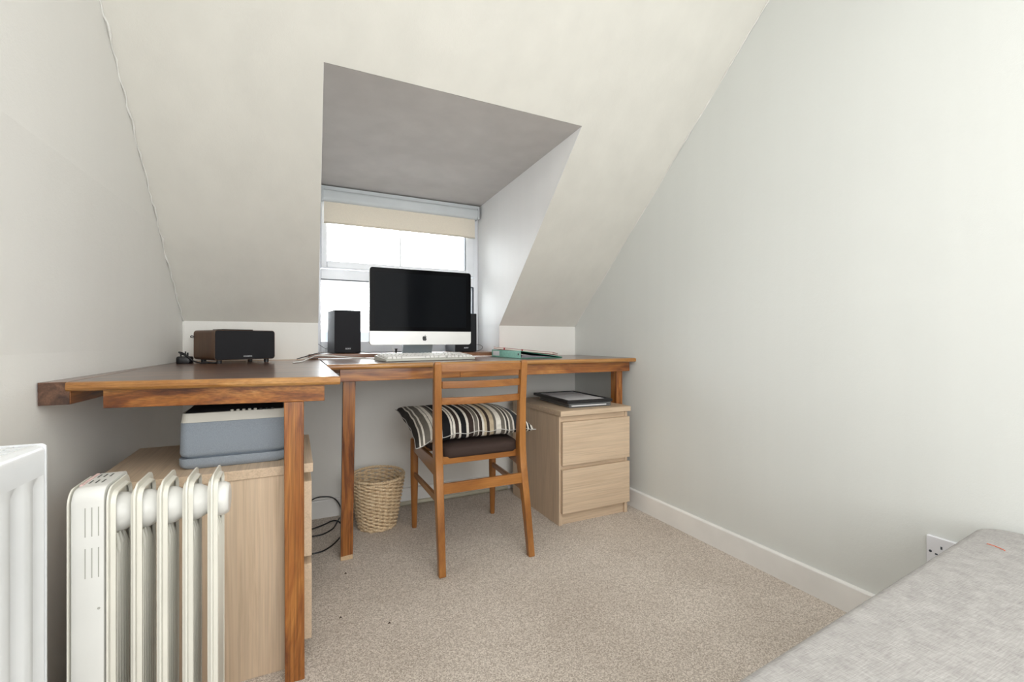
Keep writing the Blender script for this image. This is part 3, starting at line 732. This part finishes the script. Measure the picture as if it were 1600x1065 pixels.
mb.build('stakes', 'wicker', wb, world=False, smooth=True, kind='stuff')
for s, h, rr_, nm in ((0, .985, .0062, 'rim'), (0, .03, .005, 'foot_ring')):
    mb = MB()
    for ph in (0, 2.1, 4.2):
        pts = []
        for i in range(120):
            q = 2*math.pi*i/120; r_ = brad(h)+.0032*math.cos(q*14+ph); x, y = r_*math.cos(q), r_*math.sin(q)
            pts.append((x, y, btilt(x, y, .245*h)+.0032*math.sin(q*14+ph)))
        mb.tube(pts, .0036, 6, closed=True)
    mb.build(nm, 'wicker', wb, world=False, smooth=True)
MB().lathe([(.001, .004), (.078, .004), (.078, .009), (.001, .009)], (0, 0, 0), 32).build('bottom', 'wicker', wb, world=False)

# ------------------------------------------------------------------ radio
ra_ = thing('radio', 'walnut-cased tabletop radio with black grille on the left desk', 'radio', (-.281, 2.09, DZ), math.radians(30))
w_, d_, h_ = .236, .19, .120
def rp(ins=0, r=.012): return rrect(ins, w_-ins, .014+ins, .014+h_-ins, r, 5)
MB().rings([[Vector((a, yv, b_)) for a, b_ in rp(i_)] for yv, i_ in ((.004, .0), (d_, 0), (d_+.004, .003))]).build('case', 'walnut', ra_, world=False, bevel=0)
MB().rings([[Vector((a, yv, b_)) for a, b_ in rp(i_, .010)] for yv, i_ in ((-.003, .0035), (0, .0015), (.0045, .0015))]).build('front_grille', 'grille', ra_, world=False)
MB().rings([[Vector((a, yv, b_)) for a, b_ in rp(i_, .012)] for yv, i_ in ((.0005, .0), (.0038, 0))]).build('trim_ring', 'walnut', ra_, world=False)
bx('control_pad', 'black', (.05, .17, .05, .14, .134, .1385), ra_, world=False, bevel=.002)
for x, y in ((.025, .02), (.21, .02), (.025, .16), (.21, .16)):
    MB().lathe([(.009, 0), (.010, .0145)], (x, y, 0), 14).build('foot', 'black', ra_, world=False)
MB().tube(crom([(-.002, d_-.01, .108), (-.012, d_-.012, .112), (-.012, d_-.004, .106), (-.001, d_, .104)], 5), .0018, 6).build('aerial_clip', 'black', ra_, world=False)
text('maker_mark', 'GOODMANS', .0058, 'white_txt', ra_, (w_/2+.005, -.0034, .026), (math.pi/2, 0, 0))
# plug and power lead
pl = thing('power_plug', 'black three-pin plug lying pins up beside the radio, its lead coiled', 'plug', (-.396, 2.20, DZ))
mb = MB(); mb.rings([[Vector((a, b_, z)) for a, b_ in rrect(-.027+i, .027-i, -.024+i, .024-i, .014, 5)] for z, i in ((0, .001), (.002, 0), (.022, .0), (.027, .002), (.029, .006))])
mb.build('plug_body', 'black', pl, world=False, smooth=True).modifiers.new('es', 'EDGE_SPLIT').split_angle = math.radians(35)
for x, y, a in ((0, .012, 1), (-.011, -.010, 0), (.011, -.010, 0)):
    bx('pin', 'black', (x-.002-.001*(1-a), x+.002+.001*(1-a), y-.004+.002*(1-a), y+.004-.002*(1-a), .028, .044+.004*a), pl, world=False, bevel=.0005)
MB().tube(crom([(.02, -.022, .006), (.03, -.035, .014), (.01, -.03, .03), (-.012, -.02, .042), (-.016, -.012, .046), (.004, -.022, .038), (.03, -.035, .014), (.055, -.045, .004), (.08, -.05, .003), (.10, -.042, .003), (.085, -.03, .003), (.07, -.035, .007), (.10, -.055, .003), (.125, -.04, .003), (.12, -.0, .003)], 6), .0028, 8).build('lead', 'black', pl, world=False, smooth=True)

# ------------------------------------------------------------------ speakers
def speaker(label, loc, rz):
    s = thing('bookshelf_speaker', label, 'speaker', loc, rz, 'pair of black speakers on the window board')
    k = dict(world=False)
    bx('cabinet', 'spk', (0, .134, .008, .190, .001, .226), s, bevel=.002, **k)
    bx('grille', 'grille', (.0015, .1325, 0, .0095, .003, .224), s, bevel=.0025, **k)
    text('maker_mark', 'SONY', .0105, 'white_txt', s, (.067, -.0004, .020), (math.pi/2, 0, 0))
    for x in (.02, .114):
        for y in (.02, .17): MB().lathe([(.006, 0), (.006, .0012)], (x, y, 0), 10).build('foot', 'black', s, world=False)
    return s
speaker('black bookshelf speaker standing clear to the left of the computer', (.188, 2.500, .811), math.radians(7))
speaker('black bookshelf speaker half hidden behind the right edge of the computer', (.842, 2.500, .811), math.radians(0))

# ------------------------------------------------------------------ computer
cm = thing('computer', 'all-in-one computer with dark screen and silver chin on the desk', 'computer', (.587, 2.33, DZ))
xa, xb, za, zc, yf = .327, .849, .856, 1.236, 2.262
def sh(z): return yf+(z-za)*.0
MB().rings([[Vector((a, yv, b_)) for a, b_ in rrect(xa+i_, xb-i_, za+i_, zc-i_, .014, 6)] for yv, i_ in ((yf+.001, .0005), (yf+.003, 0), (yf+.016, 0), (yf+.030, .04), (yf+.040, .09))]).build('casing', 'alu', cm, smooth=True).modifiers.new('es', 'EDGE_SPLIT').split_angle = math.radians(30)
MB().prism(rrect(xa+.001, xb-.001, .924, zc-.001, .013, 6, (.001, .013, .013, .001)), yf-.0015, yf+.0012, 'xz').build('glass_front', 'bezel', cm)
bx('screen', 'screen', (.353, .822, yf-.0018, yf-.0012, .945, 1.213), cm, bevel=0)
MB().prism(rrect(xa+.001, xb-.001, za+.001, .9235, .013, 6, (.013, .001, .001, .013)), yf-.0012, yf+.0012, 'xz').build('chin', 'alu', cm)
ap_ = [(0, .55), (.15, .60), (.32, .62), (.48, .55), (.60, .42), (.50, .33), (.43, .18), (.44, .0), (.52, -.14), (.65, -.24), (.58, -.42), (.48, -.62), (.36, -.78), (.24, -.82), (.10, -.77), (0, -.74), (-.12, -.77), (-.24, -.82), (-.38, -.76), (-.52, -.56), (-.62, -.32), (-.68, -.05), (-.66, .22), (-.56, .45), (-.40, .58), (-.22, .61), (-.08, .57)]
leaf = [(0, .66), (.02, .82), (.12, .97), (.26, 1.03), (.25, .87), (.15, .72)]
mb = MB(); S_ = .0165; cx_, cz_ = .5975, .8895
for poly in (ap_, leaf): mb.prism([(cx_+a*S_, cz_+b_*S_) for a, b_ in poly], yf-.0017, yf-.0011, 'xz')
mb.build('emblem', 'black', cm)
st = [(2.420, DZ+.0005), (2.30, DZ+.0005), (2.255, DZ+.0005), (2.255, DZ+.005), (2.30, DZ+.006), (2.40, DZ+.010), (2.365, .86), (2.318, .98), (2.302, .98), (2.350, .86)]
rs = []
for x in (.508, .664): rs.append([Vector((x, a, b_)) for a, b_ in [(2.385, .7865), (2.235, .7865), (2.235, .7905), (2.362, .7915)]])
MB().rings(rs).build('stand_foot', 'stand', cm, bevel=.001)
rs = []
for x in (.508, .664): rs.append([Vector((x, a, b_)) for a, b_ in [(2.385, .787), (2.378, .789), (2.290, .985), (2.298, .99), (2.384, .80)]])
MB().rings(rs).build('stand_neck', 'stand', cm)
MB().lathe([(.007, 0), (.008, .004), (.006, .010), (.004, .030), (.006, .044), (.008, .05)], (.474, 2.36, DZ), 12).build('cable_plug', 'black', cm)

# ------------------------------------------------------------------ keyboard
kb = thing('keyboard', 'white full-size computer keyboard in front of the monitor', 'keyboard', (.352, 1.962, DZ), math.radians(11))
kw, kd = .448, .150
k3 = dict(world=False)
MB().hull8([(0, 0, .001), (kw, 0, .001), (kw, kd, .001), (0, kd, .001)], [(.002, .002, .012), (kw-.002, .002, .012), (kw-.002, kd-.002, .026), (.002, kd-.002, .026)]).build('tray', 'kbd', kb, bevel=.003, **k3)
mb = MB()
def key(x, y, w, d):
    zt_ = lambda yy_: .013+yy_/kd*.0145
    mb.hull8([(x+.0008, y+.0008, zt_(y)-.001), (x+w-.0008, y+.0008, zt_(y)-.001), (x+w-.0008, y+d-.0008, zt_(y+d)-.001), (x+.0008, y+d-.0008, zt_(y+d)-.001)],
             [(x+.0028, y+.0020, zt_(y)+.007), (x+w-.0028, y+.0020, zt_(y)+.007), (x+w-.0028, y+d-.003, zt_(y+d)+.0072), (x+.0028, y+d-.003, zt_(y+d)+.0072)])
U = .0190
rows_ = [[1.25, 1, 1.25, 6, 1.25, 1, 1.25, 2], [2.25]+[1]*10+[2.75], [1.75]+[1]*11+[2.25], [1.5]+[1]*12+[1.5], [1]*13+[2], [1]*15]
for r_i, row in enumerate(rows_):
    x = .009; y = .010+r_i*.0215
    for w in row: key(x, y, w*U, .0205); x += w*U
    for c_ in range(3):
        if r_i in (0, 3, 4, 5) or (r_i == 1 and c_ == 1): key(.302+c_*U, y, U, .0205)
    for c_ in range(4): key(.364+c_*U, y, U, .0205)
mb.build('keys', 'key', kb, bevel=.0008, kind='stuff', **k3)

# ------------------------------------------------------------------ folder and notebook on desk
fo = thing('ring_binder', 'green lever-arch binder lying on the desk right of the computer', 'binder', (1.030, 2.035, DZ), math.radians(4))
k3 = dict(world=False)
MB().box(0, .262, 0, .315, .0005, .0030).build('lower_cover', 'green', fo, bevel=.0005, **k3)
MB().box(0, .0028, 0, .315, .003, .040).build('spine', 'green_pale', fo, bevel=.0005, **k3)
R = Matrix.Rotation(math.radians(7.6), 3, 'Y')
MB().box(0, .262, 0, .315, .0375, .0400, R, (0, 0, .040)).build('upper_cover', 'green', fo, bevel=.0005, **k3)
bx('spine_label', 'paper', (-.0008, .0002, .225, .300, .008, .034), fo, bevel=0, **k3)
MB().tube([(-.001, .02, .021), (.0005, .02, .021)], .006, 14).build('finger_hole', 'black', fo, **k3)
MB().hull8([(.01, .012, .0032), (.225, .012, .0032), (.225, .31, .0032), (.01, .31, .0032)], [(.02, .012, .018), (.225, .012, .0045), (.225, .31, .0045), (.02, .31, .018)]).build('papers', 'leafgrey', fo, **k3)
MB().tube(crom([(.02, .1, .003), (.02, .1, .030), (.045, .1, .030), (.06, .1, .012), (.06, .1, .003)], 6), .002, 8).build('ring', 'stand', fo, **k3)
nb_ = thing('notebook', 'cream hardback notebook with red edges and red elastic bands lying on the green binder', 'notebook', (1.02, 2.345, DZ+.04))
na_ = math.radians(-44)
def nbox(l0, l1, w0, w1, h0, h1):
    mb = MB(); P_ = lambda l, w, h: (1.018+l*math.cos(na_)-w*math.sin(na_), 2.348+l*math.sin(na_)+w*math.cos(na_))
    def q(l, w, h): x, y = P_(l, w, h); return (x, y, DZ+.0425-.112*(x-1.03)+h)
    c = [(l0, w0), (l1, w0), (l1, w1), (l0, w1)]
    return mb.hull8([q(l, w, h0) for l, w in c], [q(l, w, h1) for l, w in c])
nbox(0, .345, 0, .125, .0008, .0022).build('back_cover', 'red', nb_)
nbox(.002, .343, .0015, .122, .0023, .0100).build('pages', 'cream_paper', nb_)
nbox(0, .345, 0, .125, .0101, .0118).build('front_cover', 'red', nb_, bevel=.0004)
for ll in (.060, .165): nbox(ll, ll+.008, -.0009, .1258, .0003, .0126).build('elastic_band', 'red', nb_)

# ------------------------------------------------------------------ framed sheet and document case on right chest
dc = thing('document_case', 'clear smoked plastic document case lying on the right oak chest', 'case', (1.215, 1.868, .545), math.radians(-4))
MB().rings([[Vector((a, b_, z)) for a, b_ in rrect(i, .245-i, i, .345-i, .012, 4)] for z, i in ((.0005, .003), (.003, 0), (.010, 0), (.0105, .004), (.012, .004), (.0125, 0), (.020, 0), (.022, .003))]).build('case_shell', 'clear', dc, **k3)
MB().box(.012, .21, -.004, .32, .0082, .0125).build('loose_papers', 'paper', dc, **k3)
pf = thing('picture_frame', 'flat black frame holding a blank white sheet, on top of the plastic case', 'picture frame', (1.200, 1.862, .5675), math.radians(-3))
fw, fd, fb = .262, .385, .019
for nm, d in (('frame_bar', (0, fw, 0, fb)), ('frame_bar', (0, fw, fd-fb, fd)), ('frame_bar', (0, fb, fb, fd-fb)), ('frame_bar', (fw-fb, fw, fb, fd-fb))):
    bx(nm, 'black', (*d, .0003, .015), pf, bevel=.0012, **k3)
bx('sheet', 'paper', (fb, fw-fb, fb, fd-fb, .004, .0115), pf, bevel=0, **k3)

# ------------------------------------------------------------------ cables
def cable(name, label, pts, r, mat, n=8, cat='cable'):
    o = MB().tube(crom(pts, n), r, 8).build(name, mat, smooth=True, origin=pts[0]); tag(o, label, cat); return o
cable('power_cable', 'long white cable running from the left desk across to the keyboard', [(-.005, 2.02, DZ+.003), (.03, 2.10, DZ+.004), (.06, 2.2, DZ+.012), (.10, 2.33, .806), (.16, 2.335, .803), (.24, 2.33, .796), (.32, 2.30, .7895), (.36, 2.21, .7895), (.372, 2.150, .791)], .003, 'whitecable')
cable('speaker_cable', 'thin black cable looping on the window board left of the left speaker', [(.01, 2.345, .791), (.07, 2.36, .808), (.10, 2.42, .8135), (.125, 2.50, .8135), (.138, 2.56, .8135), (.150, 2.64, .83), (.165, 2.70, .838)], .0022, 'black')
cable('speaker_cable', 'thin black wires crossing at the left rear of the left speaker', [(.112, 2.60, .860), (.128, 2.58, .848), (.145, 2.57, .836), (.158, 2.62, .832), (.170, 2.70, .84)], .0012, 'black')
cable('speaker_cable', 'black cable on the window board between left speaker and monitor', [(.30, 2.70, .8135), (.36, 2.55, .8135), (.42, 2.52, .8135), (.50, 2.55, .8135), (.60, 2.58, .8135)], .002, 'black')
cable('speaker_cable', 'small black wire loop beside the right-hand speaker', [(1.0, 2.70, .8135), (1.0, 2.58, .8135), (1.008, 2.52, .822), (1.012, 2.50, .838), (1.0, 2.505, .850), (.992, 2.56, .852), (.99, 2.70, .84)], .0012, 'black')
cable('keyboard_cable', 'thin white cable hanging behind the computer stand', [(.44, 2.30, .845), (.462, 2.31, .80), (.475, 2.30, .790), (.49, 2.29, .812), (.53, 2.27, .812), (.56, 2.20, .797)], .0014, 'whitecable')
cable('power_cable', 'black cable rising along the back skirting beside the left chest', [(.03, 2.39, .06), (.0815, 2.39, .107), (.13, 2.39, .112), (.175, 2.39, .098), (.205, 2.385, .055), (.21, 2.37, .004), (.20, 2.30, .004), (.19, 2.33, .004), (.165, 2.345, .004), (.12, 2.312, .0035), (.07, 2.285, .0035), (.03, 2.28, .0035)], .0032, 'black')
cable('power_cable', 'black cable loop on the carpet between the left chest and the desk leg', [(.0, 2.20, .0035), (.0747, 2.20, .0035), (.117, 2.205, .0035), (.161, 2.25, .0035), (.185, 2.31, .009), (.20, 2.37, .0035)], .0032, 'black')
cable('power_cable', 'black cable curving over the carpet nearest the desk leg', [(.0, 2.02, .0035), (.0686, 2.021, .0035), (.108, 2.03, .0035), (.150, 2.075, .0035), (.19, 2.15, .0035), (.22, 2.22, .0035)], .0032, 'black')
for i, (x, y) in enumerate(((.1285, 1.52), (.17, 1.80), (.262, 1.425))):
    pts = [(x, y, .001), (x+.004, y+.002, .003), (x+.007, y, .001)]
    o = MB().tube(pts, [.0012, .0022, .001], 6).build('crumb', 'crumb', origin=(x, y, 0)); tag(o, ['dark crumb on the carpet just right of the left chest', 'tiny dark crumb on the carpet before the short desk leg', 'tiny dark crumb on the open carpet near the bottom edge'][i], 'crumb')
